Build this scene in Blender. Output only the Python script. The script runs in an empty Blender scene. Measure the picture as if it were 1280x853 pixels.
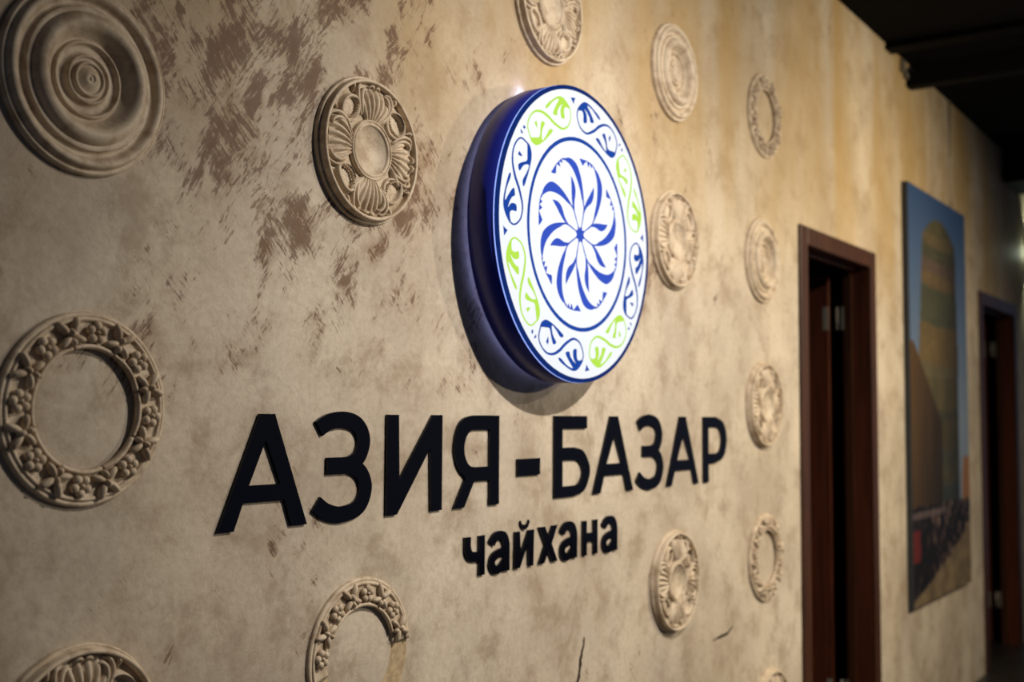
import bpy, bmesh, math, random
from mathutils import Vector, Matrix, noise
from mathutils.geometry import tessellate_polygon
PI = math.pi
S = bpy.context.scene
COL = S.collection
EYE = 1.437            # camera height above the floor

# ------------------------------------------------------------------ camera
YAW, PITCH, ROLL, FPX = 0.58958, 0.064458, 0.0053324, 1464.98
cam = bpy.data.cameras.new('camera')
cam.sensor_width = 36.0
cam.lens = FPX / 1280 * 36
cam.clip_start = 0.05
camo = bpy.data.objects.new('camera', cam)
COL.objects.link(camo)
F = Vector((math.cos(YAW) * math.cos(PITCH), math.sin(YAW) * math.cos(PITCH), math.sin(PITCH)))
R0 = Vector((math.sin(YAW), -math.cos(YAW), 0))
U0 = R0.cross(F)
RR = math.cos(ROLL) * R0 + math.sin(ROLL) * U0
UU = -math.sin(ROLL) * R0 + math.cos(ROLL) * U0
camo.matrix_world = Matrix(((RR.x, UU.x, -F.x, 0), (RR.y, UU.y, -F.y, -1.51), (RR.z, UU.z, -F.z, EYE), (0, 0, 0, 1)))
cam.dof.use_dof = True
cam.dof.focus_distance = 2.15
cam.dof.aperture_fstop = 2.8
S.camera = camo

# ------------------------------------------------------------------ world, lights, exposure
world = bpy.data.worlds.new('world')
S.world = world
world.use_nodes = True
world.node_tree.nodes['Background'].inputs[0].default_value = (0.35, 0.42, 0.62, 1)
world.node_tree.nodes['Background'].inputs[1].default_value = 0.16
S.view_settings.view_transform = 'Standard'
S.view_settings.look = 'None'
S.view_settings.gamma = 1
S.view_settings.use_curve_mapping = False
S.view_settings.exposure = 0.0

def spot(name, loc, target, watts, color, angle, blend=0.9, radius=0.03):
    l = bpy.data.lights.new(name, 'SPOT')
    l.energy = watts
    l.color = color
    l.spot_size = math.radians(angle)
    l.spot_blend = blend
    l.shadow_soft_size = radius
    o = bpy.data.objects.new(name, l)
    COL.objects.link(o)
    o.location = loc
    o.rotation_euler = (Vector(target) - Vector(loc)).to_track_quat('-Z', 'Y').to_euler()
    return o
spot('track_spot_sign', (2.45, -1.55, 2.66), (2.78, 0, 1.05), 188, (1, 0.93, 0.85), 126, 1.0, 0.022)
spot('track_spot_doors', (5.15, -2.4, 2.72), (5.15, 0, 1.10), 325, (1, 0.87, 0.64), 120, 1.0, 0.035)
spot('hall_pendant', (5.9, -4.1, 2.55), (3.0, 0, 1.4), 340, (1, 0.89, 0.72), 72, 1.0, 0.06)

# ------------------------------------------------------------------ materials
def lin(c):
    return tuple(((x / 255) / 12.92 if x / 255 <= 0.04045 else ((x / 255 + 0.055) / 1.055) ** 2.4) for x in c) + (1,)

class NT:
    def __init__(s, name):
        s.m = bpy.data.materials.new(name)
        s.m.use_nodes = True
        s.t = s.m.node_tree
        s.b = s.t.nodes['Principled BSDF']
    def n(s, kind, **kw):
        x = s.t.nodes.new(kind)
        for k, v in kw.items():
            if k.startswith('i_'):
                x.inputs[k[2:].replace('_', ' ')].default_value = v
            else:
                setattr(x, k, v)
        return x
    def l(s, a, b):
        s.t.links.new(a, b)
    def math(s, op, a, b=None, c=None):
        x = s.t.nodes.new('ShaderNodeMath')
        x.operation = op
        x.use_clamp = False
        for i, v in enumerate((a, b, c)):
            if v is None: continue
            if isinstance(v, (int, float)): x.inputs[i].default_value = v
            else: s.l(v, x.inputs[i])
        return x.outputs[0]
    def ramp(s, v, lo, hi, a=0.0, b=1.0):
        x = s.n('ShaderNodeMapRange', interpolation_type='SMOOTHSTEP')
        s.l(v, x.inputs['Value'])
        for k, q in (('From Min', lo), ('From Max', hi), ('To Min', a), ('To Max', b)):
            x.inputs[k].default_value = q
        return x.outputs[0]
    def noise(s, vec, scale, detail=4, rough=0.55, dist=0.0, typ='FBM'):
        x = s.n('ShaderNodeTexNoise', noise_type=typ)
        if vec is not None: s.l(vec, x.inputs['Vector'])
        x.inputs['Scale'].default_value = scale
        x.inputs['Detail'].default_value = detail
        x.inputs['Roughness'].default_value = rough
        x.inputs['Distortion'].default_value = dist
        return x.outputs[0]
    def mapping(s, vec, loc=(0, 0, 0), rot=(0, 0, 0), sc=(1, 1, 1)):
        x = s.n('ShaderNodeMapping')
        s.l(vec, x.inputs[0])
        x.inputs[1].default_value = loc
        x.inputs[2].default_value = rot
        x.inputs[3].default_value = sc
        return x.outputs[0]
    def mix(s, f, a, b):
        x = s.n('ShaderNodeMix', data_type='RGBA')
        if isinstance(f, (int, float)): x.inputs[0].default_value = f
        else: s.l(f, x.inputs[0])
        for i, v in ((6, a), (7, b)):
            if isinstance(v, tuple): x.inputs[i].default_value = v
            else: s.l(v, x.inputs[i])
        return x.outputs[2]
    def bump(s, h, strength, dist=0.002, prev=None):
        x = s.n('ShaderNodeBump')
        s.l(h, x.inputs['Height'])
        x.inputs['Strength'].default_value = strength
        x.inputs['Distance'].default_value = dist
        if prev is not None: s.l(prev, x.inputs['Normal'])
        return x.outputs[0]
    def done(s, color=None, rough=None, normal=None, metal=None, spec=None):
        for k, v in (('Base Color', color), ('Roughness', rough), ('Normal', normal), ('Metallic', metal), ('Specular IOR Level', spec)):
            if v is None: continue
            if isinstance(v, (tuple, int, float)): s.b.inputs[k].default_value = v
            else: s.l(v, s.b.inputs[k])
        return s.m

def mat_wall():
    s = NT('decorative_plaster')
    co = s.n('ShaderNodeTexCoord').outputs['Object']
    sep = s.n('ShaderNodeSeparateXYZ')
    s.l(co, sep.inputs[0])
    X, Z = sep.outputs[0], sep.outputs[2]
    big = s.noise(co, 1.7, 6, 0.66, 0.2)
    mid = s.noise(co, 7.0, 7, 0.70, 0.15)
    fine = s.noise(co, 70, 5, 0.7)
    vert = s.noise(s.mapping(co, sc=(3.5, 1, 0.6)), 1.0, 3, 0.5, 0.2)
    base = s.mix(s.ramp(big, 0.35, 0.65), lin((174, 161, 144)), lin((205, 192, 172)))
    base = s.mix(s.math('MULTIPLY', s.ramp(mid, 0.46, 0.66), 0.60), base, lin((140, 121, 100)))
    base = s.mix(s.math('MULTIPLY', s.ramp(fine, 0.35, 0.75), 0.30), base, lin((132, 112, 92)))
    # ochre wash in vertical streaks towards doors, deepened up high as painted-in dimmer light
    och = s.math('MULTIPLY', s.ramp(vert, 0.15, 0.80), s.math('MULTIPLY', s.ramp(X, 1.3, 3.6, 0.75, 1.0), s.ramp(Z, EYE + 0.25, EYE + 0.95, 0.12, 1.0)))
    base = s.mix(och, base, lin((164, 133, 78)))
    # bronze glaze, dragged on with a trowel: short diagonal strokes inside loose patches
    warp = s.n('ShaderNodeVectorMath', operation='MULTIPLY_ADD')
    wn = s.n('ShaderNodeTexNoise')
    s.l(co, wn.inputs['Vector'])
    wn.inputs['Scale'].default_value = 6.0
    wn.inputs['Detail'].default_value = 3
    s.l(wn.outputs['Color'], warp.inputs[0])
    warp.inputs[1].default_value = (0.045, 0.045, 0.045)
    s.l(co, warp.inputs[2])
    wv = warp.outputs[0]
    stA = s.noise(s.mapping(s.mapping(wv, rot=(0, math.radians(42), 0)), sc=(1, 1, 0.14)), 62, 5, 0.75)
    stB = s.noise(s.mapping(s.mapping(wv, rot=(0, math.radians(-36), 0)), sc=(1, 1, 0.14)), 58, 5, 0.75)
    fiA = s.noise(s.mapping(s.mapping(wv, rot=(0, math.radians(42), 0)), sc=(1, 1, 0.10)), 230, 3, 0.7)
    fiB = s.noise(s.mapping(s.mapping(wv, rot=(0, math.radians(-36), 0)), sc=(1, 1, 0.10)), 220, 3, 0.7)
    sel = s.noise(wv, 5.5, 2, 0.5)
    st = s.mix(s.ramp(sel, 0.46, 0.54), stA, stB)
    fi = s.mix(s.ramp(sel, 0.46, 0.54), fiA, fiB)
    patch = s.noise(s.mapping(s.mapping(wv, rot=(0, math.radians(-28), 0)), sc=(1, 1, 0.6)), 7.5, 5, 0.72)
    region = s.math('MULTIPLY', s.ramp(X, 1.65, 2.3, 1.0, 0.35), s.ramp(Z, EYE - 0.10, EYE + 0.45, 0.40, 1.0))
    region = s.math('MULTIPLY', region, s.ramp(X, 1.0, 1.3, 0.55, 1.0))
    region = s.math('MULTIPLY', region, s.ramp(X, 2.9, 3.6, 1.0, 0.2))
    # patch + stroke threshold, loosened where the glaze was laid on thick
    amt = s.math('ADD', s.math('MULTIPLY', patch, 0.85), s.math('ADD', s.math('MULTIPLY', st, 0.40), s.math('MULTIPLY', fi, 0.34)))
    amt = s.math('ADD', amt, s.math('MULTIPLY', region, 0.185))
    fle = s.ramp(amt, 0.965, 1.045)
    soft = s.math('MULTIPLY', s.ramp(patch, 0.45, 0.70), s.math('MULTIPLY', region, 0.60))
    base = s.mix(soft, base, lin((134, 100, 66)))
    base = s.mix(s.math('MULTIPLY', fle, 0.76), base, lin((84, 50, 22)))
    rough = s.math('SUBTRACT', 0.66, s.math('MULTIPLY', fle, 0.08))
    nb = s.bump(s.noise(co, 240, 3, 0.7), 0.35, 0.0012)
    nb = s.bump(fi, 0.30, 0.0012, nb)
    nb = s.bump(s.noise(wv, 22, 5, 0.6), 0.45, 0.005, nb)
    return s.done(base, rough, nb, spec=0.18)

def mat_plaster():
    s = NT('ornament_plaster')
    co = s.n('ShaderNodeTexCoord').outputs['Object']
    oi = s.n('ShaderNodeObjectInfo').outputs['Random']
    add = s.n('ShaderNodeVectorMath', operation='ADD')
    cmb = s.n('ShaderNodeCombineXYZ')
    s.l(s.math('MULTIPLY', oi, 9.0), cmb.inputs[0])
    s.l(co, add.inputs[0]); s.l(cmb.outputs[0], add.inputs[1])
    v = add.outputs[0]
    a = s.noise(v, 30, 5, 0.65)
    b = s.noise(v, 160, 4, 0.7)
    c = s.mix(s.ramp(a, 0.4, 0.68), lin((202, 184, 158)), lin((166, 144, 118)))
    c = s.mix(s.math('MULTIPLY', s.ramp(b, 0.5, 0.75), 0.35), c, lin((140, 118, 94)))
    nb = s.bump(b, 0.25, 0.001)
    return s.done(c, 0.6, nb, spec=0.35)

def mat_plain(name, c, rough=0.5, metal=0.0, spec=0.5, vary=0.0, scale=20):
    s = NT(name)
    if vary:
        co = s.n('ShaderNodeTexCoord').outputs['Object']
        f = s.noise(co, scale, 4, 0.6)
        k = tuple(x * (1 - vary) for x in lin(c)[:3]) + (1,)
        col = s.mix(s.ramp(f, 0.35, 0.65), lin(c), k)
    else:
        col = lin(c)
    return s.done(col, rough, None, metal, spec)

def mat_glow(name, c, strength):
    s = NT(name)
    s.b.inputs['Emission Color'].default_value = lin(c)
    s.b.inputs['Emission Strength'].default_value = strength
    return s.done((lin(c)[0] * 0.08, lin(c)[1] * 0.08, lin(c)[2] * 0.08, 1), 0.5, spec=0.0)

def mat_wood(name, c1, c2, rough=0.38):
    s = NT(name)
    co = s.n('ShaderNodeTexCoord').outputs['Object']
    g = s.noise(s.mapping(co, sc=(9, 9, 0.6)), 5, 5, 0.6, 0.6)
    col = s.mix(s.ramp(g, 0.35, 0.68), lin(c1), lin(c2))
    return s.done(col, rough, s.bump(g, 0.15, 0.001), spec=0.4)

M = {
    'wall': mat_wall(), 'plaster': mat_plaster(),
    'letter': mat_plain('black_acrylic', (6, 6, 12), 0.10, 0, 0.30),
    'navy': mat_plain('navy_acrylic', (24, 34, 128), 0.34, 0, 0.5),
    'navyrim': mat_glow('navy_lit_rim', (22, 48, 118), 0.75),
    'face': mat_glow('backlit_white_acrylic', (246, 250, 255), 0.98),
    'blue': mat_glow('backlit_blue_film', (58, 88, 200), 0.88),
    'deepblue': mat_glow('backlit_deep_blue_film', (32, 74, 168), 0.85),
    'green': mat_glow('backlit_green_film', (186, 232, 84), 0.92),
    'seam': mat_glow('light_seam', (150, 175, 255), 1.25),
    'halo': mat_glow('cool_back_glow', (146, 158, 236), 2.1),
    'leak': mat_glow('cool_light_leak', (170, 185, 255), 38.0),
    'wood': mat_wood('mahogany', (70, 40, 21), (52, 29, 15)),
    'wooddark': mat_wood('dark_mahogany', (92, 46, 27), (70, 34, 19)),
    'steel': mat_plain('hinge_steel', (150, 142, 128), 0.45, 0.3),
    'black': mat_plain('black_ceiling_paint', (5, 5, 4), 0.9, 0, 0.1, 0.35, 6),
    'blackmetal': mat_plain('black_steel', (4, 4, 4), 0.7, 0.0, 0.12, 0.3, 12),
    'floor': mat_plain('dark_floor', (44, 40, 36), 0.35, 0, 0.5, 0.35, 8),
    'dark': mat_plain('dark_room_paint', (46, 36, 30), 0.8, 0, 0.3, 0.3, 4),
    'grey': mat_plain('galvanised_grey', (120, 112, 100), 0.5, 0.4, 0.4, 0.3, 30),
    'crack': mat_plain('crack_shadow_plaster', (62, 50, 40), 0.9, 0, 0.2, 0.3, 90),
    'scar': mat_plain('bare_plaster_scar', (190, 166, 130), 0.85, 0, 0.2, 0.3, 60),
    'brass': mat_plain('bronze_metal', (92, 66, 34), 0.4, 0.6, 0.5, 0.2, 30),
    'lampglass': mat_glow('sconce_glass', (225, 240, 210), 14.0),
    'canvas': mat_plain('canvas_edge', (60, 62, 66), 0.8, 0, 0.3, 0.2, 60),
}
def mat_print():
    s = NT('canvas_print')
    a = s.n('ShaderNodeVertexColor', layer_name='print')
    co = s.n('ShaderNodeTexCoord').outputs['Object']
    g = s.noise(co, 420, 2, 0.5)
    return s.done(a.outputs[0], 0.55, s.bump(g, 0.2, 0.0006), spec=0.3)
M['print'] = mat_print()

# ------------------------------------------------------------------ mesh helpers
def link(name, me, mat, parent=None):
    o = bpy.data.objects.new(name, me)
    if mat is not None and not me.materials: me.materials.append(M[mat])
    COL.objects.link(o)
    if parent is not None: o.parent = parent
    return o
def mesh(name, verts, faces, smooth=False):
    me = bpy.data.meshes.new(name)
    me.from_pydata([tuple(v) for v in verts], [], faces)
    me.update()
    if smooth:
        me.polygons.foreach_set('use_smooth', [True] * len(me.polygons))
    return me
def empty(name, loc, rot=(0, 0, 0), label=None, cat=None, group=None, kind=None):
    o = bpy.data.objects.new(name, None)
    o.empty_display_size = 0.05
    COL.objects.link(o)
    o.location = loc
    o.rotation_euler = rot
    tag(o, label, cat, group, kind)
    return o
def tag(o, label=None, cat=None, group=None, kind=None):
    for k, v in (('label', label), ('category', cat), ('group', group), ('kind', kind)):
        if v: o[k] = v
    return o
def boxes(*bs):
    """several axis-aligned boxes (x0,x1,y0,y1,z0,z1) -> verts, faces"""
    V, Fc = [], []
    for (x0, x1, y0, y1, z0, z1) in bs:
        k = len(V)
        V += [(x0, y0, z0), (x1, y0, z0), (x1, y1, z0), (x0, y1, z0), (x0, y0, z1), (x1, y0, z1), (x1, y1, z1), (x0, y1, z1)]
        Fc += [tuple(k + i for i in f) for f in ((0, 3, 2, 1), (4, 5, 6, 7), (0, 1, 5, 4), (1, 2, 6, 5), (2, 3, 7, 6), (3, 0, 4, 7))]
    return V, Fc
def box(name, b, mat, parent=None, bevel=0.0):
    bm = bmesh.new()
    V, Fc = boxes(b)
    vs = [bm.verts.new(v) for v in V]
    for f in Fc: bm.faces.new([vs[i] for i in f])
    if bevel:
        bmesh.ops.bevel(bm, geom=list(bm.edges), offset=bevel, segments=2, affect='EDGES', profile=0.6)
    me = bpy.data.meshes.new(name)
    bm.to_mesh(me); bm.free()
    return link(name, me, mat, parent)
def lathe(name, prof, seg=96, sc=1.0, a0=0.0, a1=2 * PI, cap=False):
    """profile (r, h) turned around local Z; full turn or an arc (angles clockwise from +Y)"""
    full = abs(a1 - a0 - 2 * PI) < 1e-6
    n = seg if full else seg + 1
    V, Fc = [], []
    for i in range(n):
        a = a0 + (a1 - a0) * i / seg
        for r, h in prof: V.append((sc * r * math.sin(a), sc * r * math.cos(a), sc * h))
    m = len(prof)
    for i in range(seg):
        j = (i + 1) % n
        for k in range(m - 1):
            a, b, c, d = i * m + k, j * m + k, j * m + k + 1, i * m + k + 1
            if prof[k][0] == 0: Fc.append((b, c, d))
            elif prof[k + 1][0] == 0: Fc.append((a, b, c))
            else: Fc.append((a, b, c, d))
    if cap and not full:
        Fc.append(tuple(range(m))); Fc.append(tuple((n - 1) * m + k for k in reversed(range(m))))
    me = mesh(name, V, Fc, True)
    bm = bmesh.new(); bm.from_mesh(me)
    bmesh.ops.remove_doubles(bm, verts=bm.verts, dist=1e-6)
    bmesh.ops.recalc_face_normals(bm, faces=bm.faces)
    bm.to_mesh(me); bm.free()
    return me
def sm(pts, n=6, closed=True):
    """Catmull-Rom resampling"""
    out, N = [], len(pts)
    rng = range(N) if closed else range(N - 1)
    for i in rng:
        g = (lambda k: pts[k % N]) if closed else (lambda k: pts[min(max(k, 0), N - 1)])
        p0, p1, p2, p3 = g(i - 1), g(i), g(i + 1), g(i + 2)
        for k in range(n):
            t = k / n
            out.append(tuple(0.5 * (2 * b + (c - a) * t + (2 * a - 5 * b + 4 * c - d) * t * t + (-a + 3 * b - 3 * c + d) * t ** 3) for a, b, c, d in zip(p0, p1, p2, p3)))
    if not closed: out.append(tuple(pts[-1]))
    return out
def area(p):
    return 0.5 * sum(p[i - 1][0] * p[i][1] - p[i][0] * p[i - 1][1] for i in range(len(p)))
def stroke(path, w, sx=1.0):
    """outline of a line of width w (number or one per point), widened sx times in x"""
    P = [(x / sx, y) for x, y in path]
    L, Rr = [], []
    for i in range(len(P)):
        a, b = P[max(i - 1, 0)], P[min(i + 1, len(P) - 1)]
        dx, dy = b[0] - a[0], b[1] - a[1]
        d = math.hypot(dx, dy) or 1
        ww = (w[i] if isinstance(w, (list, tuple)) else w) / 2
        L.append(((P[i][0] - dy / d * ww) * sx, P[i][1] + dx / d * ww))
        Rr.append(((P[i][0] + dy / d * ww) * sx, P[i][1] - dx / d * ww))
    return L + Rr[::-1]
def extrude(name, shapes, h0, h1, place, step=0.0):
    """shapes = [(outer, [holes])]; place(x, y, h) -> 3-D point; solid between h0 (back) and h1 (front)"""
    V, Fc = [], []
    for outer, holes in shapes:
        lay = h1 - step * shapes.index((outer, holes))
        rings = [outer if area(outer) > 0 else outer[::-1]] + [h if area(h) < 0 else h[::-1] for h in holes]
        flat = [q for r in rings for q in r]
        k = len(V); n = len(flat)
        V += [place(x, y, lay) for x, y in flat] + [place(x, y, h0) for x, y in flat]
        for t in tessellate_polygon([[Vector((x, y, 0)) for x, y in r] for r in rings]):
            a, b, c = t
            ar = (flat[b][0] - flat[a][0]) * (flat[c][1] - flat[a][1]) - (flat[c][0] - flat[a][0]) * (flat[b][1] - flat[a][1])
            if ar < 0: b, c = c, b
            Fc.append((k + a, k + b, k + c)); Fc.append((k + n + a, k + n + c, k + n + b))
        s = 0
        for r in rings:
            m = len(r)
            for i in range(m):
                j = (i + 1) % m
                Fc.append((k + s + i, k + n + s + i, k + n + s + j, k + s + j))
            s += m
    return mesh(name, V, Fc)
def tube(path, rad, seg=8, flat=1.0):
    """tube along 3-D points; rad a number or one per point -> verts, faces"""
    V, Fc = [], []
    n = len(path)
    for i, q in enumerate(path):
        q = Vector(q)
        d = (Vector(path[min(i + 1, n - 1)]) - Vector(path[max(i - 1, 0)])).normalized()
        up = Vector((0, 0, 1))
        s = d.cross(up)
        s = s.normalized() if s.length > 1e-5 else Vector((1, 0, 0))
        u = s.cross(d)
        r = rad[i] if isinstance(rad, (list, tuple)) else rad
        for k in range(seg):
            a = 2 * PI * k / seg
            V.append(tuple(q + s * (r * math.cos(a)) + u * (r * flat * math.sin(a))))
    for i in range(n - 1):
        for k in range(seg):
            Fc.append((i * seg + k, i * seg + (k + 1) % seg, (i + 1) * seg + (k + 1) % seg, (i + 1) * seg + k))
    Fc.append(tuple(reversed(range(seg)))); Fc.append(tuple((n - 1) * seg + k for k in range(seg)))
    return V, Fc
def ball(c, r, rot=0.0, nu=10, nv=6):
    """ellipsoid with radii r=(a,b,c) turned by rot about Z -> verts, faces"""
    V = []
    ca, sa = math.cos(rot), math.sin(rot)
    for i in range(nv + 1):
        p = -PI / 2 + PI * i / nv
        for j in range(nu):
            t = 2 * PI * j / nu
            x, y, z = r[0] * math.cos(p) * math.cos(t), r[1] * math.cos(p) * math.sin(t), r[2] * math.sin(p)
            V.append((c[0] + ca * x - sa * y, c[1] + sa * x + ca * y, c[2] + z))
    Fc = [(i * nu + j, i * nu + (j + 1) % nu, (i + 1) * nu + (j + 1) % nu, (i + 1) * nu + j) for i in range(nv) for j in range(nu)]
    return V, Fc
def join(name, parts, sc=1.0, smooth=True):
    V, Fc = [], []
    for v, f in parts:
        k = len(V)
        V += [(a * sc, b * sc, c * sc) for a, b, c in v]
        Fc += [tuple(k + i for i in q) for q in f]
    me = mesh(name, V, Fc, smooth)
    return me

# ------------------------------------------------------------------ room shell
CEIL = EYE + 1.712
D1 = dict(x0=4.149, x1=5.078, top=EYE + 0.716, cw=0.078)
D2 = dict(x0=7.085, x1=8.170, top=EYE + 0.742, cw=0.085)
WT = 0.12     # wall thickness
def wall_mesh():
    xs0, xs1 = -3.0, 12.0
    seg = []
    x = xs0
    for d in (D1, D2):
        a, b, t = d['x0'] + d['cw'] * 0.6, d['x1'] - d['cw'] * 0.6, d['top'] - d['cw'] * 0.6
        seg.append((x, a, 0, WT, 0, CEIL))
        seg.append((a, b, 0, WT, t, CEIL))
        x = b
    seg.append((x, xs1, 0, WT, 0, CEIL))
    return boxes(*seg)
wall = link('wall_feature', mesh('wall_feature', *wall_mesh()), 'wall')
tag(wall, 'beige decorative plaster wall with bronze trowel stains', 'wall', kind='structure')
fl = box('floor', (-3, 12, -6, 2.2, -0.1, 0), 'floor'); tag(fl, 'dark floor along the foot of the plaster wall', 'floor', kind='structure')
ce = box('ceiling', (-3, 12, -6, 2.2, CEIL, CEIL + 0.1), 'black'); tag(ce, 'black painted ceiling above the plaster wall', 'ceiling', kind='structure')
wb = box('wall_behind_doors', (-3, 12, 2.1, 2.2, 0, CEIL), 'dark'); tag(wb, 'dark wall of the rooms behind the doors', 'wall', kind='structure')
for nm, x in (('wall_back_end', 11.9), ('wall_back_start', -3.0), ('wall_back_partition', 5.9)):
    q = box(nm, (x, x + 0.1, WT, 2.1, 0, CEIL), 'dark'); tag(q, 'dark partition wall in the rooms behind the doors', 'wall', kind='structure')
# crack and scratches in the plaster (shallow, irregular chips)
random.seed(4)
def crack(path, w):
    n = sm(path, 5, False)
    n = [(x + random.uniform(-1, 1) * 0.0022, z + random.uniform(-1, 1) * 0.001) for x, z in n]
    ws = [w * (0.25 + 0.75 * math.sin(PI * (i + 0.6) / (len(n) + 0.2))) * random.uniform(0.7, 1.3) for i in range(len(n))]
    return link('plaster_crack', extrude('plaster_crack', [(stroke(n, ws), [])], 0, 0.0012, lambda x, y, h: (x, -h, y + EYE)), 'crack', wall)
crack([(2.592, -0.552), (2.584, -0.58), (2.572, -0.605), (2.566, -0.64), (2.553, -0.67), (2.548, -0.73)], 0.011)
crack([(2.570, -0.645), (2.562, -0.655), (2.548, -0.66)], 0.005)
crack([(3.375, -0.682), (3.43, -0.678), (3.48, -0.676), (3.525, -0.662)], 0.008)

# ------------------------------------------------------------------ doors
def door(name, d, label):
    """frame with flat casings, lining and stop, leaf swung open into the room behind"""
    x0, x1, top, cw = d['x0'], d['x1'], d['top'], d['cw']
    e = empty(name, (x0, 0, 0), label=label, cat='door', kind='structure')
    w = x1 - x0
    P = 0.011
    box('casing', (0, cw, -P, 0.0, 0, top), 'wood', e, 0.003)
    box('casing', (w - cw, w, -P, 0.0, 0, top), 'wood', e, 0.003)
    box('head_casing', (cw - 0.001, w - cw + 0.001, -P + 0.0005, 0.0, top - cw * 0.88, top), 'wood', e, 0.003)
    ti = top - cw * 0.88
    # lining of the opening
    box('jamb', (cw - 0.022, cw + 0.002, 0.001, WT - 0.01, 0, ti), 'wooddark', e)
    box('jamb', (w - cw - 0.002, w - cw + 0.022, 0.001, WT - 0.01, 0, ti), 'wooddark', e)
    box('head_jamb', (cw, w - cw, 0.001, WT - 0.01, ti - 0.002, ti + 0.022), 'wooddark', e)
    box('door_stop', (w - cw - 0.014, w - cw - 0.002, 0.07, 0.10, 0, ti - 0.012), 'wood', e)
    box('door_stop', (cw + 0.002, cw + 0.014, 0.07, 0.10, 0, ti - 0.012), 'wood', e)
    box('head_stop', (cw + 0.002, w - cw - 0.002, 0.055, 0.085, ti - 0.014, ti - 0.002), 'wood', e)
    # leaf, hinged on the far jamb, opened square to the wall
    lw = w - 2 * cw - 0.01
    leaf = box('door_leaf', (w - cw - 0.028, w - cw + 0.008, WT + 0.045, WT + 0.045 + lw, 0.008, ti - 0.02), 'wooddark', e, 0.002)
    xf = w - cw - 0.028
    V = []
    for (za, zb) in ((0.22, 0.95), (1.08, ti - 0.24)):
        ya, yb = WT + 0.045 + 0.12, WT + 0.045 + lw - 0.12
        t = 0.022
        V += [(xf - 0.005, xf, ya, yb, za, za + t), (xf - 0.005, xf, ya, yb, zb - t, zb), (xf - 0.005, xf, ya, ya + t, za + t, zb - t), (xf - 0.005, xf, yb - t, yb, za + t, zb - t)]
    link('panel_moulding', mesh('panel_moulding', *boxes(*V)), 'wooddark', leaf)
    for zc in (0.28, ti - 0.215):
        hg = box('hinge', (w - cw - 0.005, w - cw - 0.002, 0.102, 0.117, zc - 0.05, zc + 0.05), 'steel', e)
        link('hinge_knuckle', join('hinge_knuckle', [tube([(w - cw - 0.012, WT + 0.012, zc - 0.05), (w - cw - 0.012, WT + 0.012, zc + 0.05)], 0.007, 10)], smooth=True), 'steel', hg)
        box('hinge_plate', (w - cw - 0.031, w - cw - 0.028, WT + 0.045, WT + 0.07, zc - 0.05, zc + 0.05), 'steel', hg)
    return e
door('door_1', D1, 'dark brown wooden door frame beside the medallions, its leaf open inward')
door('door_2', D2, 'dark brown wooden door frame beyond the tower canvas, next to the wall sconce')

# ------------------------------------------------------------------ ceiling steelwork
t = empty('ceiling_bar', (5.64, 0, EYE + 1.63), label='black steel bar hung below the ceiling, running out from the wall', cat='beam')
box('bar', (0, 0.085, -3.2, -0.002, -0.042, 0.035), 'blackmetal', t, 0.006)
box('wall_bracket', (-0.10, -0.03, -0.012, -0.001, 0.01, 0.072), 'grey', t, 0.002)
box('bracket_arm', (-0.05, 0.02, -0.016, -0.008, -0.01, 0.02), 'grey', t, 0.002)
for y in (-0.7, -2.2):
    box('hanger_rod', (0.035, 0.05, y - 0.008, y + 0.008, 0.034, CEIL - EYE - 1.63), 'blackmetal', t)
t = empty('ceiling_joist', (5.31, 0, CEIL), label='thin black joist across the ceiling before the hung steel bar', cat='beam')
box('flange', (-0.01, 0.09, -5.5, -0.002, -0.03, -0.018), 'blackmetal', t)
box('web', (0.03, 0.05, -5.5, -0.002, -0.018, 0.0), 'blackmetal', t)
t = empty('ceiling_duct', (7.84, 0, EYE + 1.5), label='large black square duct below the ceiling above the far door', cat='duct')
box('duct_body', (0, 0.5, -3.6, -0.002, 0, 0.205), 'blackmetal', t, 0.01)
for y in (-0.35, -1.5, -2.7):
    box('duct_flange', (-0.02, 0.52, y - 0.02, y + 0.02, -0.02, 0.21), 'blackmetal', t)
cb = link('wall_rod', join('wall_rod', [tube([(6.47, -0.006, CEIL - 0.002), (6.47, -0.006, EYE + 1.3), (6.475, -0.006, EYE + 1.115)], 0.009, 8)]), 'wall')  # thin round tube added for a dark vertical line above the canvas
tag(cb, 'thin plaster-coloured cable running down the wall to the tower canvas', 'rod')

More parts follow.
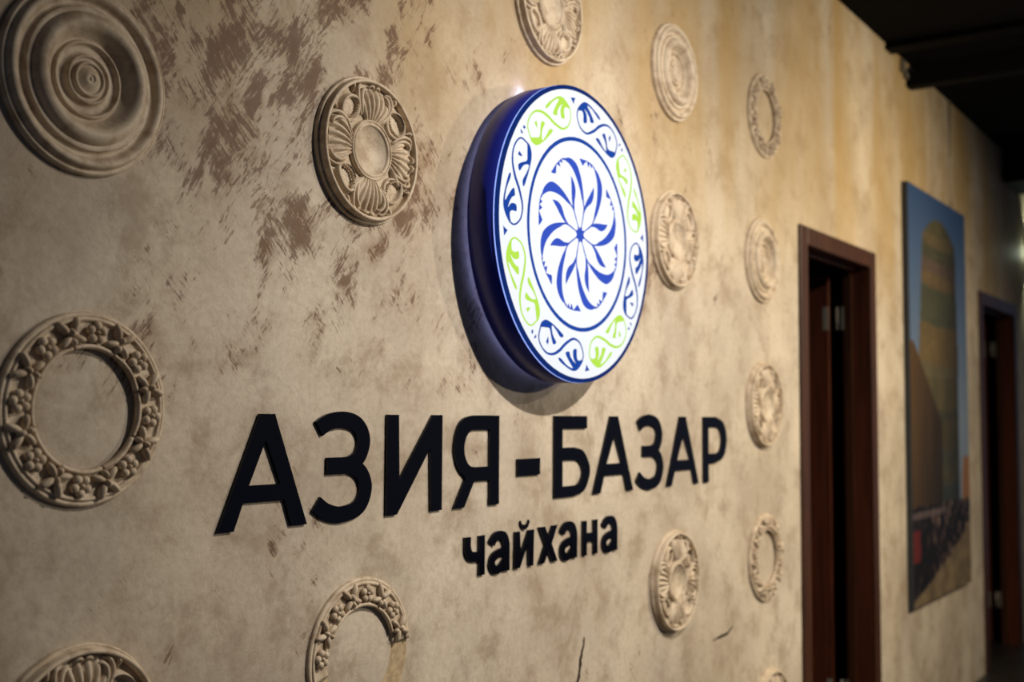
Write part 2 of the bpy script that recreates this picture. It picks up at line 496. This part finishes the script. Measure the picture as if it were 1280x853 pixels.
# ------------------------------------------------------------------ canvas print
CX0, CX1, CZ0, CZ1 = 5.53, 6.665, EYE - 0.872, EYE + 1.112
def paint(u, v):
    """colour of the printed photograph at u (across), v (down)"""
    n = lambda a, b, s=0.0: noise.noise(Vector((u * a, v * b, s)))
    mx = lambda a, b, t: tuple(x + (y - x) * min(max(t, 0), 1) for x, y in zip(a, b))
    c = mx((44, 82, 142), (128, 148, 176), (v + 0.05 * n(2, 2)) / 0.55)                 # sky
    le, re = 0.25 - 0.29 * v, 0.78 + 0.08 * v
    if v > 0.45: re = 0.805
    cap = 0.055 + 0.05 * ((u - 0.5) / 0.27) ** 2
    if le < u < re and v > cap:                                                         # tower of glazed brick bands
        bands = ((0.10, (112, 104, 52)), (0.13, (150, 118, 60)), (0.165, (92, 92, 52)), (0.20, (140, 96, 78)), (0.235, (172, 122, 56)), (0.33, (94, 102, 66)),
                 (0.43, (174, 124, 48)), (0.46, (150, 132, 78)), (0.54, (136, 116, 52)), (0.565, (90, 86, 60)), (0.64, (124, 104, 50)), (0.68, (92, 98, 80)), (0.73, (120, 108, 70)), (2, (62, 92, 96)))
        vv = v + 0.008 * ((u - 0.5) / 0.3) ** 2 + 0.006 * n(30, 30, 8)
        for lim, col in bands:
            if vv < lim: break
        f = (u - le) / (re - le)
        sh = 1.06 - 0.85 * max(0, f - 0.35) ** 1.2 - 0.25 * max(0, 0.12 - f)
        k = sh * (1 + 0.22 * n(60, 90)) * (1 + 0.12 * n(9, 14, 4)) * (1 + 0.06 * math.sin(v * 520))
        col = mx(col, (104, 94, 66), 0.48)
        c = tuple(x * k * 0.86 for x in col)
    if u > 0.86 + 0.05 * n(3, 9) and v > 0.66: c = (170, 104, 52)                       # building at the right
    top = 0.375 if u < 0.05 else 0.375 + (u - 0.05) * 0.43
    if u < 0.495 and v > top:                                                           # gabled hall in shade
        k = 1 + 0.2 * n(40, 4) + 0.15 * math.sin(u * 150)
        c = tuple(x * k for x in mx((108, 72, 30), (46, 34, 22), (u * 1.5 + (v - 0.5))))
    if v > 0.770 + 0.01 * n(14, 1):                                                     # crowd
        g = n(26, 24, 3.1) + 0.7 * n(60, 60, 1.7)
        c = mx((24, 18, 18), (150, 112, 98), (g - 0.12) * 1.9 * (0.35 + 0.65 * (u > 0.3)))
        if v < 0.800 and u < 0.55 and v > 0.782: c = mx(c, (150, 120, 118), 0.6)
        if u < 0.11 + 0.03 * n(3, 40) and 0.825 < v < 0.90: c = (128, 30, 26)
        if u > 0.9 and 0.84 < v < 0.93: c = (176, 130, 104)
        edge = 0.985 - 0.10 * u - 0.05 * u * u + 0.012 * n(9, 1, 5)
        if v > edge:
            c = mx((158, 128, 84), (120, 96, 64), 0.5 + n(9, 30, 2))
    g_ = sum(c) / 3
    return lin(tuple(min(max((x * 0.74 + g_ * 0.26) * 0.80, 0), 255) for x in c))
t = empty('canvas_print', ((CX0 + CX1) / 2, 0, CZ0), label='tall canvas photo print of a banded brick tower above a crowd', cat='picture')
box('canvas_stretcher', (-(CX1 - CX0) / 2, (CX1 - CX0) / 2, -0.029, -0.001, 0, CZ1 - CZ0), 'canvas', t, 0.003)
NU, NV = 110, 190
V, Fc, Cc = [], [], []
for j in range(NV + 1):
    for i in range(NU + 1):
        u, v = i / NU, j / NV
        V.append(((u - 0.5) * (CX1 - CX0 - 0.004), -0.0295, (CZ1 - CZ0 - 0.004) * (1 - v) + 0.002))
        Cc.append(paint(u, v))
for j in range(NV):
    for i in range(NU):
        a = j * (NU + 1) + i
        Fc.append((a, a + NU + 1, a + NU + 2, a + 1))
me = mesh('print_surface', V, Fc)
at = me.color_attributes.new('print', 'FLOAT_COLOR', 'POINT')
at.data.foreach_set('color', [x for c in Cc for x in c])
link('print_surface', me, 'print', t)

# ------------------------------------------------------------------ wall sconce past the second door
t = empty('wall_sconce', (8.60, 0, EYE + 1.14), label='bronze wall sconce glowing pale green-white beside the far door', cat='lamp')
box('back_plate', (-0.05, 0.05, -0.012, 0, -0.10, 0.10), 'brass', t, 0.004)
link('lamp_body', join('lamp_body', [tube([(0, -0.07, -0.09), (0, -0.07, 0.09)], 0.045, 20)], smooth=False), 'brass', t)
box('arm', (-0.015, 0.015, -0.04, -0.01, -0.02, 0.02), 'brass', t)
link('lamp_glass', join('lamp_glass', [ball((-0.01, -0.055, 0.0), (0.050, 0.05, 0.05))], smooth=True), 'lampglass', t)
for zz, tz in ((0.10, 1.0), (-0.10, -1.0)):
    l = bpy.data.lights.new('sconce_beam', 'SPOT'); l.energy = 9.0; l.color = (0.85, 1, 0.75); l.spot_size = 1.6; l.spot_blend = 1; l.shadow_soft_size = 0.03
    o = bpy.data.objects.new('sconce_beam', l); COL.objects.link(o); o.parent = t
    o.location = (0, -0.07, zz); o.rotation_euler = (0 if tz < 0 else PI, 0, 0)

# ------------------------------------------------------------------ round backlit sign
SC, SR = (2.399, EYE + 0.435), 0.354
sign = empty('round_sign', (SC[0], 0, SC[1]), (PI / 2, 0, 0), 'round backlit sign with blue and green flower ornament in a navy drum', 'sign')
link('drum', lathe('drum', [(0, 0.055), (0.982, 0.055), (0.996, 0.062), (1.0, 0.075), (1.0, 0.262), (0.97, 0.262)], 128, SR), 'navy', sign)
link('light_seam', lathe('light_seam', [(0.9985, 0.2575), (1.0015, 0.2590), (1.0015, 0.2660), (0.9985, 0.2675)], 128, SR), 'seam', sign)
link('front_rim', lathe('front_rim', [(1.0, 0.2665), (1.0, 0.282), (0.997, 0.2845), (0.974, 0.2845), (0.972, 0.282), (0.972, 0.270)], 128, SR), 'navyrim', sign)
face = link('face_panel', lathe('face_panel', [(0.973, 0.266), (0.973, 0.2800), (0, 0.2800)], 128, SR), 'face', sign)
for a in (45, 135, 225, 315):
    a = math.radians(a)
    link('standoff', join('standoff', [tube([(0.6 * SR * math.sin(a), 0.6 * SR * math.cos(a), 0.0), (0.6 * SR * math.sin(a), 0.6 * SR * math.cos(a), 0.0196)], 0.012, 12)], smooth=False), 'blackmetal', sign)
link('back_glow_strip', lathe('back_glow_strip', [(0.90, 0.0545), (0.94, 0.0545), (0.94, 0.050), (0.90, 0.050)], 96, SR), 'halo', sign)
a = math.radians(-19)
link('light_leak', join('light_leak', [ball((0.985 * SR * math.sin(a), 0.985 * SR * math.cos(a), 0.0165), (0.014, 0.004, 0.0028), -a)], 1), 'leak', sign)

def xy(r, a):
    a = math.radians(a)
    return (r * math.sin(a) * SR, r * math.cos(a) * SR)
FZ = 0.280 * SR
def film(name, polys, mat, rot=0, mirror=False, shapes=None):
    sh = []
    for p in polys:
        q = [xy(r, (-a if mirror else a) + rot) for r, a in p]
        sh.append((q, []))
    return link(name, extrude(name, sh, FZ - 0.0002, FZ + 0.0006, lambda x, y, h: (x, y, h)), mat, face)
def band(name, r0, r1, mat):
    o = [xy(r1, i * 3) for i in range(120)]
    i_ = [xy(r0, i * 3) for i in range(120)]
    return link(name, extrude(name, [(o, [i_])], FZ - 0.0002, FZ + 0.0006, lambda x, y, h: (x, y, h)), mat, face)
band('inner_ring', 0.630, 0.657, 'deepblue')
star = []
for k in range(16): star.append((0.068 if k % 2 == 0 else 0.042, 18 + 22.5 * k))
film('center_star', [star], 'blue')
BL_OUT = [(0.524, -24.5), (0.519, -16), (0.478, -6.2), (0.400, 0.8), (0.300, 7.6), (0.232, 12.5), (0.172, 18.2), (0.05, 21.5)]
BL_IN = [(0.05, 14.5), (0.170, 14.6), (0.226, 9.0), (0.262, 3.5), (0.362, -5.6), (0.452, -14.2), (0.498, -20.5)]
blade = sm(BL_OUT, 5, False) + sm(BL_IN, 5, False)
leaf = sm([(0.400, -17.6), (0.362, -14.2), (0.318, -12.0), (0.272, -13.2), (0.218, -20.5), (0.165, -26.0)], 4, False) + sm([(0.165, -28.5), (0.215, -28.0), (0.268, -24.3), (0.330, -20.2)], 4, False)
teeth = [[(0.520, -1.0), (0.530, 9.8), (0.478, 4.0), (0.500, 0.8)], [(0.527, 9.4), (0.532, 14.2), (0.490, 13.2)], [(0.531, 13.8), (0.535, 18.2), (0.500, 17.6)], [(0.534, 17.8), (0.530, 22.0), (0.513, 20.8)]]
for k in range(8):
    film('swirl_petal', [blade], 'blue', 45 * k)
    film('leaf', [leaf], 'blue', 45 * k)
    film('tooth_border', teeth, 'blue', 45 * k)
# S-scroll of the outer border, polar, angle measured from its own middle
path = sm([(0.872, -18.0), (0.821, -20.0), (0.769, -19.1), (0.726, -15.9), (0.716, -9.8), (0.769, -3.2), (0.837, 1.2), (0.892, 5.6), (0.921, 10.4), (0.916, 15.3), (0.887, 18.5), (0.822, 20.0)], 5, False)
def pstroke(pp, w):
    Pxy = [xy(r, a) for r, a in pp]
    o = stroke(Pxy, [x * SR for x in w])
    return [(math.hypot(x, y) / SR, math.degrees(math.atan2(x, y))) for x, y in o]
NW = len(path)
sline = pstroke(path, [0.011 + 0.011 * math.exp(-((i / NW - 0.5) / 0.16) ** 2) for i in range(NW)])
cap1 = sm([(0.929, -11.2), (0.914, -15.0), (0.868, -18.7), (0.843, -19.6), (0.853, -15.4), (0.822, -14.0), (0.780, -13.8), (0.788, -10.8), (0.842, -11.2), (0.874, -13.6), (0.862, -11.0), (0.836, -8.3), (0.810, -7.0), (0.830, -4.0), (0.872, -7.6), (0.910, -11.2), (0.906, -6.5), (0.882, -1.0), (0.890, 1.0), (0.905, -0.6), (0.917, -5.6)], 3)
cap2 = sm([(0.826, 20.3), (0.812, 19.0), (0.782, 15.9), (0.765, 13.1), (0.807, 9.6), (0.832, 7.0), (0.804, 5.2), (0.779, 9.5), (0.731, 12.3), (0.732, 7.5), (0.752, 2.4), (0.727, 0.0), (0.714, 7.2), (0.722, 14.1), (0.746, 18.6), (0.790, 20.6)], 3)
drop = [(0.866, 10.9), (0.862, 12.8), (0.845, 12.6), (0.818, 12.5), (0.842, 11.2)]
for k in range(8):
    mir = k % 2 == 1
    film('border_scroll', [sline, cap1, cap2, drop], 'green' if mir else 'deepblue', 17 + 45 * k if not mir else 16 + 45 * k, mir)
    if k % 2 == 0:
        film('border_mark', [[(0.921, -1.9), (0.925, 1.9), (0.905, 1.0), (0.880, 0.2), (0.900, -0.8)]], 'deepblue', -6 + 45 * k)
    else:
        film('border_mark', [[(0.932, -1.2), (0.912, -2.2), (0.895, -1.4), (0.908, -1.0)], [(0.925, 1.6), (0.918, 0.6), (0.898, 1.2), (0.905, 2.2)]], 'deepblue', -6 + 45 * k)

# ------------------------------------------------------------------ letters
LT = 0.006
T, B = 0.0025, -0.197
tx = lambda x: -0.01365 + 1.00481 * x
def fixpoly(p, hole):
    """traced outlines include the visible left flank of each letter: take it off the right-hand edges"""
    p = p if (area(p) > 0) != hole else p[::-1]
    out, n = [], len(p)
    for i in range(n):
        a, b, c = p[i - 1], p[i], p[(i + 1) % n]
        nx = 0
        for s, e in ((a, b), (b, c)):
            dx, dz = e[0] - s[0], e[1] - s[1]
            nx += dz / (math.hypot(dx, dz) or 1)
        k = 1.0 if nx > 0.25 else (0.0 if nx < -0.25 else 0.5)
        X = tx(b[0])
        out.append((X - k * X * LT / 1.51, b[1] * (1 - 0.5 * LT / 1.51) * 1.003))
    return out
def letter(name, shapes, label, group, traced=True):
    sh = []
    for o, hs in shapes:
        if traced: sh.append((fixpoly(o, False), [fixpoly(h, True) for h in hs]))
        else: sh.append(([(tx(x) * (1 - 0.5 * LT / 1.51), z * 1.003) for x, z in o], []))
    cx = sum(x for x, _ in sh[0][0]) / len(sh[0][0])
    zb = min(z for o, _ in sh for _, z in o)
    me = extrude(name, sh, 0.0, LT, lambda x, y, h: (x - cx, -h, y - zb), 0.0004)
    o = link(name, me, 'letter')
    o.location = (cx, 0, zb + EYE)
    tag(o, label, 'letter', group)
    return o
def arc(cx, cz, rx, rz, a0, a1, n=10):
    return [(cx + rx * math.cos(math.radians(a0 + (a1 - a0) * i / n)), cz + rz * math.sin(math.radians(a0 + (a1 - a0) * i / n))) for i in range(n + 1)]
def L_A(x0, x1, ap0, ap1, l0, l1, bar_t, bar_b, hx0, hx1, hc, ha):
    fl = (bar_b - B) / (T - B)
    return [([(x0, B), (ap0, T), (ap1, T), (x1, B), (l1, B), (l1 + (x1 - l1) * 0 - (l1 - hx1) * (bar_b - B) / (bar_t - B) , bar_b), (l0 + (hx0 - l0) * (bar_b - B) / (bar_t - B), bar_b), (l0, B)], [[(hx0, bar_t), (hx1, bar_t), (hc, ha)]])]
def L_Z(x):
    top = sm([(x + 0.0165, -0.0245), (x + 0.045, -0.0115), (x + 0.086, -0.0075), (x + 0.124, -0.018), (x + 0.142, -0.047), (x + 0.128, -0.080), (x + 0.098, -0.0925), (x + 0.070, -0.0935), (x + 0.040, -0.0935)], 6, False)
    bot = sm([(x + 0.040, -0.0935), (x + 0.075, -0.0935), (x + 0.104, -0.0945), (x + 0.136, -0.110), (x + 0.149, -0.140), (x + 0.130, -0.174), (x + 0.080, -0.1855), (x + 0.040, -0.178), (x + 0.012, -0.162)], 6, False)
    return [(stroke(top, 0.0305, 1.18), []), (stroke(bot, 0.0305, 1.18), [])]
D_ = lambda x0, x1, zt, zb, xr: [(x0, zb)] + arc(x1, (zt + zb) / 2, xr - x1, (zt - zb) / 2, -90, 90) + [(x0, zt)]
GU, GL = 'capital letters of the upper line', 'small letters of the lower line'
letter('letter', L_A(1.374, 1.593, 1.466, 1.508, 1.416, 1.547, -0.121, -0.150, 1.449, 1.518, 1.484, -0.043), 'black capital А that begins the upper line of wall lettering', GU)
letter('letter', L_Z(1.602), 'black capital З between the first А and И in the upper line', GU, False)
letter('letter', [([(1.810, T), (1.853, T), (1.853, -0.128), (1.957, T), (1.998, T), (1.998, B), (1.953, B), (1.953, -0.066), (1.850, B), (1.810, B)], [])], 'black capital И in the upper line of wall lettering', GU)
letter('letter', [([(2.211, T), (2.211, B), (2.165, B), (2.165, -0.1415), (2.115, -0.1415), (2.078, B), (2.032, B), (2.074, -0.134)] + sm([(2.074, -0.134), (2.045, -0.108), (2.0325, -0.067), (2.043, -0.026), (2.068, -0.004), (2.109, T)], 5, False)[1:], [[(2.165, -0.029)] + arc(2.112, -0.070, -0.035, 0.041, 90, -90) + [(2.165, -0.111)]])], 'black capital Я before the hyphen in the upper line', GU)
h = letter('hyphen', [([(2.278, -0.098), (2.384, -0.098), (2.384, -0.137), (2.278, -0.137)], [])], 'black hyphen between Я and Б in the upper line', GU)
letter('letter', [([(2.439, T), (2.607, T), (2.607, -0.0285), (2.487, -0.0285), (2.487, -0.0755)] + sm([(2.540, -0.0755), (2.592, -0.088), (2.622, -0.135), (2.594, -0.184), (2.538, B)], 5, False) + [(2.439, B)], [[(2.487, -0.1705)] + arc(2.536, -0.1385, 0.038, 0.032, -90, 90) + [(2.487, -0.1065)]])], 'black capital Б after the hyphen in the upper line', GU)
letter('letter', L_A(2.628, 2.856, 2.719, 2.771, 2.676, 2.809, -0.122, -0.152, 2.709, 2.779, 2.745, -0.048), 'black capital А between Б and the second З in the upper line', GU)
letter('letter', L_Z(2.867), 'black capital З between two letters А in the upper line', GU, False)
letter('letter', L_A(3.049, 3.276, 3.136, 3.188, 3.093, 3.230, -0.124, -0.154, 3.129, 3.203, 3.164, -0.052), 'black capital А just before the final Р of the upper line', GU)
letter('letter', [([(3.300, T)] + sm([(3.400, T), (3.462, -0.016), (3.487, -0.067), (3.462, -0.122), (3.396, -0.1405)], 5, False) + [(3.349, -0.1405), (3.349, B), (3.300, B)], [[(3.349, -0.029)] + arc(3.394, -0.0695, 0.040, 0.0405, 90, -90) + [(3.349, -0.110)]])], 'black capital Р that ends the upper line of wall lettering', GU)
t0, b0 = -0.262, -0.3487
letter('letter', [([(2.074, t0), (2.104, t0), (2.104, -0.283)] + sm([(2.104, -0.283), (2.110, -0.294), (2.127, -0.2965)], 4, False)[1:] + [(2.127, t0), (2.157, t0), (2.157, b0), (2.127, b0), (2.127, -0.3175)] + sm([(2.127, -0.3175), (2.094, -0.314), (2.078, -0.300), (2.074, -0.285)], 4, False)[1:], [])], 'small black letter ч that begins the lower line', GL)
def l_a(x):
    st = sm([(x + 0.012, -0.2835), (x + 0.026, -0.270), (x + 0.044, -0.2665), (x + 0.062, -0.272), (x + 0.0705, -0.291), (x + 0.0705, -0.315), (x + 0.0705, b0)], 5, False)
    bo = sm([(x + 0.070, -0.304), (x + 0.045, -0.306), (x + 0.022, -0.313), (x + 0.0135, -0.327), (x + 0.024, -0.3415), (x + 0.044, -0.341), (x + 0.070, -0.326)], 5, False)
    return [(stroke(st, 0.0195, 1.3), []), (stroke(bo, 0.0185, 1.25), [])]
letter('letter', l_a(2.168), 'small black letter а after ч in the lower line', GL, False)
letter('letter', [([(2.269, t0 - 0.003), (2.298, t0 - 0.003), (2.298, -0.318), (2.326, t0 - 0.003), (2.359, t0 - 0.003), (2.356, b0), (2.327, b0), (2.327, -0.297), (2.299, b0), (2.267, b0)], []), (stroke(sm([(2.297, -0.2435), (2.304, -0.254), (2.316, -0.257), (2.327, -0.254), (2.334, -0.2435)], 4, False), 0.0115, 1.1), [])], 'small black letter й with its breve in the lower line', GL)
letter('letter', [([(2.371, t0), (2.407, t0), (2.420, -0.288), (2.431, t0), (2.464, t0), (2.438, -0.305), (2.465, b0), (2.430, b0), (2.417, -0.322), (2.405, b0), (2.371, b0), (2.398, -0.305)], [])], 'small black cross-shaped letter х, between й and а, in the lower line', GL)
letter('letter', l_a(2.470), 'small black letter а between х and н in the lower line', GL, False)
letter('letter', [([(2.576, t0), (2.606, t0), (2.606, -0.2935), (2.630, -0.2935), (2.630, t0), (2.661, t0), (2.661, b0), (2.630, b0), (2.630, -0.3155), (2.606, -0.3155), (2.606, b0), (2.576, b0)], [])], 'small black letter н before the last а of the lower line', GL)
letter('letter', l_a(2.678), 'small black letter а that ends the lower line', GL, False)

# ------------------------------------------------------------------ plaster medallions
MR = 0.146
# kind 1: turned rosette of concentric mouldings
def ptsm(p, n=5): return sm(p, n, False)
K1_OUT = [(1.0, 0.0), (1.0, 0.03)] + ptsm([(0.995, 0.045), (0.975, 0.060), (0.955, 0.055), (0.940, 0.060), (0.915, 0.098), (0.880, 0.108), (0.845, 0.094), (0.810, 0.058), (0.780, 0.050), (0.750, 0.066)])
K1_MID = ptsm([(0.752, 0.060), (0.745, 0.086), (0.715, 0.092), (0.690, 0.090), (0.680, 0.108), (0.640, 0.146), (0.585, 0.160), (0.530, 0.136), (0.475, 0.072), (0.430, 0.036), (0.410, 0.040)])
K1_IN = [(r_, h_ - 0.046) for r_, h_ in ptsm([(0.412, 0.080), (0.402, 0.100), (0.385, 0.108), (0.370, 0.098), (0.350, 0.070), (0.300, 0.066), (0.270, 0.082), (0.255, 0.110), (0.235, 0.116), (0.220, 0.098), (0.195, 0.096), (0.180, 0.124), (0.160, 0.128), (0.145, 0.110), (0.115, 0.122), (0.070, 0.146), (0.045, 0.150), (0.036, 0.142), (0.025, 0.140), (0.016, 0.148)]) + [(0, 0.150)]]
# kind 2: acanthus rosette with thick stepped rim
K2_RIM = [(1.0, 0.0), (1.0, 0.03)] + ptsm([(0.996, 0.044), (0.984, 0.054), (0.970, 0.050), (0.962, 0.054), (0.956, 0.085), (0.950, 0.122), (0.940, 0.134), (0.925, 0.138), (0.908, 0.132), (0.900, 0.112), (0.897, 0.060)], 4)
K2_BACK = [(0.905, 0.055), (0.90, 0.064), (0.40, 0.064), (0.395, 0.05)]
K2_CTR = [(0.415, 0.055)] + ptsm([(0.412, 0.096), (0.400, 0.112), (0.385, 0.114), (0.372, 0.100), (0.362, 0.108), (0.345, 0.114), (0.328, 0.106), (0.318, 0.092)], 4) + [(0, 0.092)]
def acanthus():
    NT_, NS_ = 42, 12
    V, Fc = [], []
    for j in range(NS_ + 1):
        s = j / NS_
        for i in range(NT_ + 1):
            t = -1 + 2 * i / NT_
            fl = abs(math.cos(3.5 * PI * t))
            th = math.radians(29) * t * (0.66 + 0.34 * s * s) + math.radians(7) * math.sin(PI * s) * t + math.radians(5) * math.sin(2.2 * s)
            r = 0.40 + s * (0.47 - 0.10 * (1 - fl) - 0.10 * t * t)
            h = 0.052 + 0.092 * math.sin(PI * (0.16 + 0.80 * s)) ** 0.7 * (0.42 + 0.58 * fl ** 0.8) * (1 - 0.25 * t * t)
            V.append((r * math.sin(th), r * math.cos(th), h))
    for j in range(NS_):
        for i in range(NT_):
            a = j * (NT_ + 1) + i
            Fc.append((a, a + 1, a + NT_ + 2, a + NT_ + 1))
    return V, Fc
def shell():
    nr, na = 12, 32
    V, Fc = [(0, 0.64, 0.060)], []
    for i in range(1, nr + 1):
        rr = i / nr * 1.12
        for j in range(na):
            f = 2 * PI * j / na
            h = 0.056 + 0.092 * math.exp(-((rr - 0.86) / 0.12) ** 2)
            if rr < 0.8: h += 0.012 * math.cos(13 * f) * rr * (0.8 - rr) * 5 + 0.02 * (1 - rr)
            h -= 0.035 * (0.5 - 0.5 * math.cos(f)) * (rr > 0.5)        # lower lip towards the centre
            V.append((0.225 * rr * math.sin(f) * (1 + 0.12 * math.cos(f)), 0.645 + 0.185 * rr * math.cos(f), h))
    for j in range(na): Fc.append((0, 1 + (j + 1) % na, 1 + j))
    for i in range(nr - 1):
        for j in range(na):
            a, b = 1 + i * na + j, 1 + i * na + (j + 1) % na
            Fc.append((a, b, b + na, a + na))
    parts = [(V, Fc)]
    for k in range(-4, 5):
        parts.append(ball((0.036 * k, 0.545 + 0.0035 * k * k, 0.096), (0.021, 0.020, 0.026), 0, 8, 5))
    return parts
def frond(ctrl, r0, h0=0.066, h1=0.10):
    """one curling leaf lobe lying on the plate: a tapered, flattened tube"""
    p = sm(ctrl, 5, False)
    n = len(p)
    return [tube([(x, y, h0 + (h1 - h0) * math.sin(PI * i / (n - 1))) for i, (x, y) in enumerate(p)], [r0 * (0.35 + 0.65 * math.sin(PI * min(1, (i + 1) / (n * 0.62)) / 2)) * (1 - 0.55 * (i / n) ** 2) for i in range(n)], 7, 1.5)]
FRONDS = [([(0.175, 0.455), (0.235, 0.535), (0.275, 0.64), (0.262, 0.74), (0.205, 0.79), (0.165, 0.76)], 0.034),
          ([(0.205, 0.44), (0.285, 0.53), (0.335, 0.63), (0.345, 0.73), (0.310, 0.815), (0.245, 0.835)], 0.030),
          ([(0.40, 0.70), (0.425, 0.755), (0.415, 0.80), (0.375, 0.800)], 0.024),
          ([(0.12, 0.835), (0.075, 0.865), (0.03, 0.862), (0.02, 0.835)], 0.022)]
# kind 3: flower wreath ring
K3_RING = [(1.0, 0.0), (1.0, 0.025)] + ptsm([(0.996, 0.038), (0.980, 0.050), (0.960, 0.052), (0.945, 0.046), (0.935, 0.060), (0.918, 0.066), (0.900, 0.056), (0.885, 0.040), (0.840, 0.036), (0.680, 0.036), (0.650, 0.030), (0.638, 0.014)], 4) + [(0.636, 0.0)]
def flower():
    parts = []
    for k in range(5):
        a = 2 * PI * k / 5
        parts.append(ball((0.062 * math.sin(a), 0.795 + 0.062 * math.cos(a), 0.066), (0.040, 0.042, 0.034), PI / 2 - a, 10, 6))
    parts.append(ball((0, 0.795, 0.082), (0.022, 0.022, 0.026), 0, 8, 6))
    return parts
def leaves():
    parts = []
    for s in (-1, 1):
        parts.append(ball((s * 0.062, 0.862, 0.064), (0.086, 0.036, 0.044), s * 0.95, 12, 6))
        parts.append(ball((s * 0.070, 0.742, 0.064), (0.078, 0.033, 0.042), -s * 0.55, 12, 6))
    parts.append(ball((0, 0.81, 0.078), (0.030, 0.042, 0.046), 0, 10, 6))
    parts.append(ball((0, 0.725, 0.070), (0.030, 0.040, 0.046), 0, 10, 6))
    return parts
def ribbon():
    path = []
    for i in range(17):
        a = math.radians(-22 + 44 * i / 16)
        r = 0.640 + 0.004 * math.cos(a * 5)
        path.append((r * math.sin(a), r * math.cos(a), 0.040))
    return [tube(path, [0.024 + 0.006 * math.sin(PI * i / 16) for i in range(17)], 8, 1.3)]
def swell(parts, k):
    """enlarge relief pieces about their own middle on the ring"""
    return [([(x * k, 0.785 + (y - 0.795) * k, 0.03 + (z - 0.03) * (0.5 + 0.5 * k)) for x, y, z in v], f) for v, f in parts]
ME = {
    'k1o': lathe('outer_moulding', K1_OUT, 96, MR), 'k1m': lathe('middle_moulding', K1_MID, 96, MR), 'k1i': lathe('centre_boss', K1_IN, 72, MR),
    'k2r': lathe('rim', K2_RIM, 96, MR), 'k2b': lathe('backing_plate', K2_BACK, 72, MR), 'k2c': lathe('centre_disc', K2_CTR, 64, MR),
    'k2l': join('acanthus_leaf', [acanthus()], MR), 'k2s': join('shell', shell(), MR), 
    'k3r': lathe('ring', K3_RING, 96, MR), 'k3f': join('flower', swell(flower(), 1.22), MR), 'k3l': join('leaf_spray', swell(leaves(), 1.16), MR), 'k3b': join('ribbon', ribbon(), MR),
}
for q in range(8):
    c_, w_ = FRONDS[q % 4]
    ME['k2f%d' % q] = join('frond', frond([(x if q < 4 else -x, y) for x, y in c_], w_), MR)
def part(name, key, parent, rot=0.0):
    o = link(name, ME[key], 'plaster', parent)
    o.rotation_euler = (0, 0, -math.radians(rot))
    return o
def medallion(kind, x, z, label, rot=0.0, r=1.0):
    g = {1: 'turned ring medallions', 2: 'acanthus leaf medallions', 3: 'flower wreath medallions'}[kind]
    e = empty('plaster_medallion', (x, 0, z + EYE), (PI / 2, 0, 0), label, 'medallion', g)
    e.scale = (1, 1, {1: 1.3, 2: 1.2, 3: 1.3}[kind])
    if kind == 1:
        part('outer_moulding', 'k1o', e); part('middle_moulding', 'k1m', e); part('centre_boss', 'k1i', e)
    elif kind == 2:
        part('rim', 'k2r', e); part('backing_plate', 'k2b', e); part('centre_disc', 'k2c', e)
        for k in range(4):
            part('acanthus_leaf', 'k2l', e, rot + 90 * k)
            part('shell', 'k2s', e, rot + 45 + 90 * k)
            for q in range(8): part('frond', 'k2f%d' % q, e, rot + 90 * k)
    else:
        part('ring', 'k3r', e)
        for k in range(8):
            part('flower', 'k3f', e, rot + 45 * k)
            part('leaf_spray', 'k3l', e, rot + 45 * k + 22.5)
            part('ribbon', 'k3b', e, rot + 45 * k)
    return e
medallion(1, 1.089, 0.504, 'turned plaster medallion of concentric rings amid bronze trowel stains, above a flower wreath')
medallion(2, 1.733, 0.520, 'acanthus plaster medallion between the bronze-stained plaster and the round sign, above letters А and З', 3)
medallion(2, 2.402, 1.012, 'acanthus plaster medallion directly above the round backlit sign', 8)
medallion(1, 3.110, 1.022, 'turned plaster medallion of concentric rings above the acanthus medallion touching the sign edge')
medallion(3, 3.821, 1.046, 'flower wreath plaster ring high on the wall, above the turned medallion by the door', 5)
medallion(2, 3.103, 0.520, 'acanthus plaster medallion right beside the edge of the round sign', 4)
medallion(1, 3.789, 0.538, 'turned plaster medallion of concentric rings close to the door frame')
medallion(3, 1.104, 0.008, 'flower wreath plaster ring before the letter А that begins the lettering', 5)
medallion(2, 3.789, 0.044, 'acanthus plaster medallion after the final letter Р', 0)
medallion(3, 3.797, -0.470, 'flower wreath plaster ring low on the wall close to the door frame', 12)
medallion(2, 3.095, -0.470, 'acanthus plaster medallion below the letters АЗ, past the end of the lower line', 6)
medallion(2, 1.105, -0.484, 'acanthus plaster medallion below the whole flower wreath ring', 0)
medallion(2, 3.830, -0.990, 'acanthus plaster medallion lowest by the door, under the low flower wreath', 10)
# broken wreath: only the upper arc is left, the rest is a bare scar
e = empty('plaster_medallion', (1.736, 0, -0.456 + EYE), (PI / 2, 0, 0), 'broken flower wreath with only its upper arc left on the wall', 'medallion', 'flower wreath medallions')
link('ring', lathe('broken_ring', K3_RING, 60, MR, math.radians(-106), math.radians(86), True), 'plaster', e)
for a in (-85, -40, 5, 50): part('flower', 'k3f', e, a)
for a in (-62.5, -17.5, 27.5, 72.5): part('leaf_spray', 'k3l', e, a)
for a in (-40, 5, 50): part('ribbon', 'k3b', e, a)
link('glue_scar', lathe('glue_scar', [(0.985, 0.0), (0.98, 0.006), (0.955, 0.009), (0.945, 0.004), (0.66, 0.004), (0.64, 0.0)], 60, MR, math.radians(86), math.radians(254)), 'scar', e)
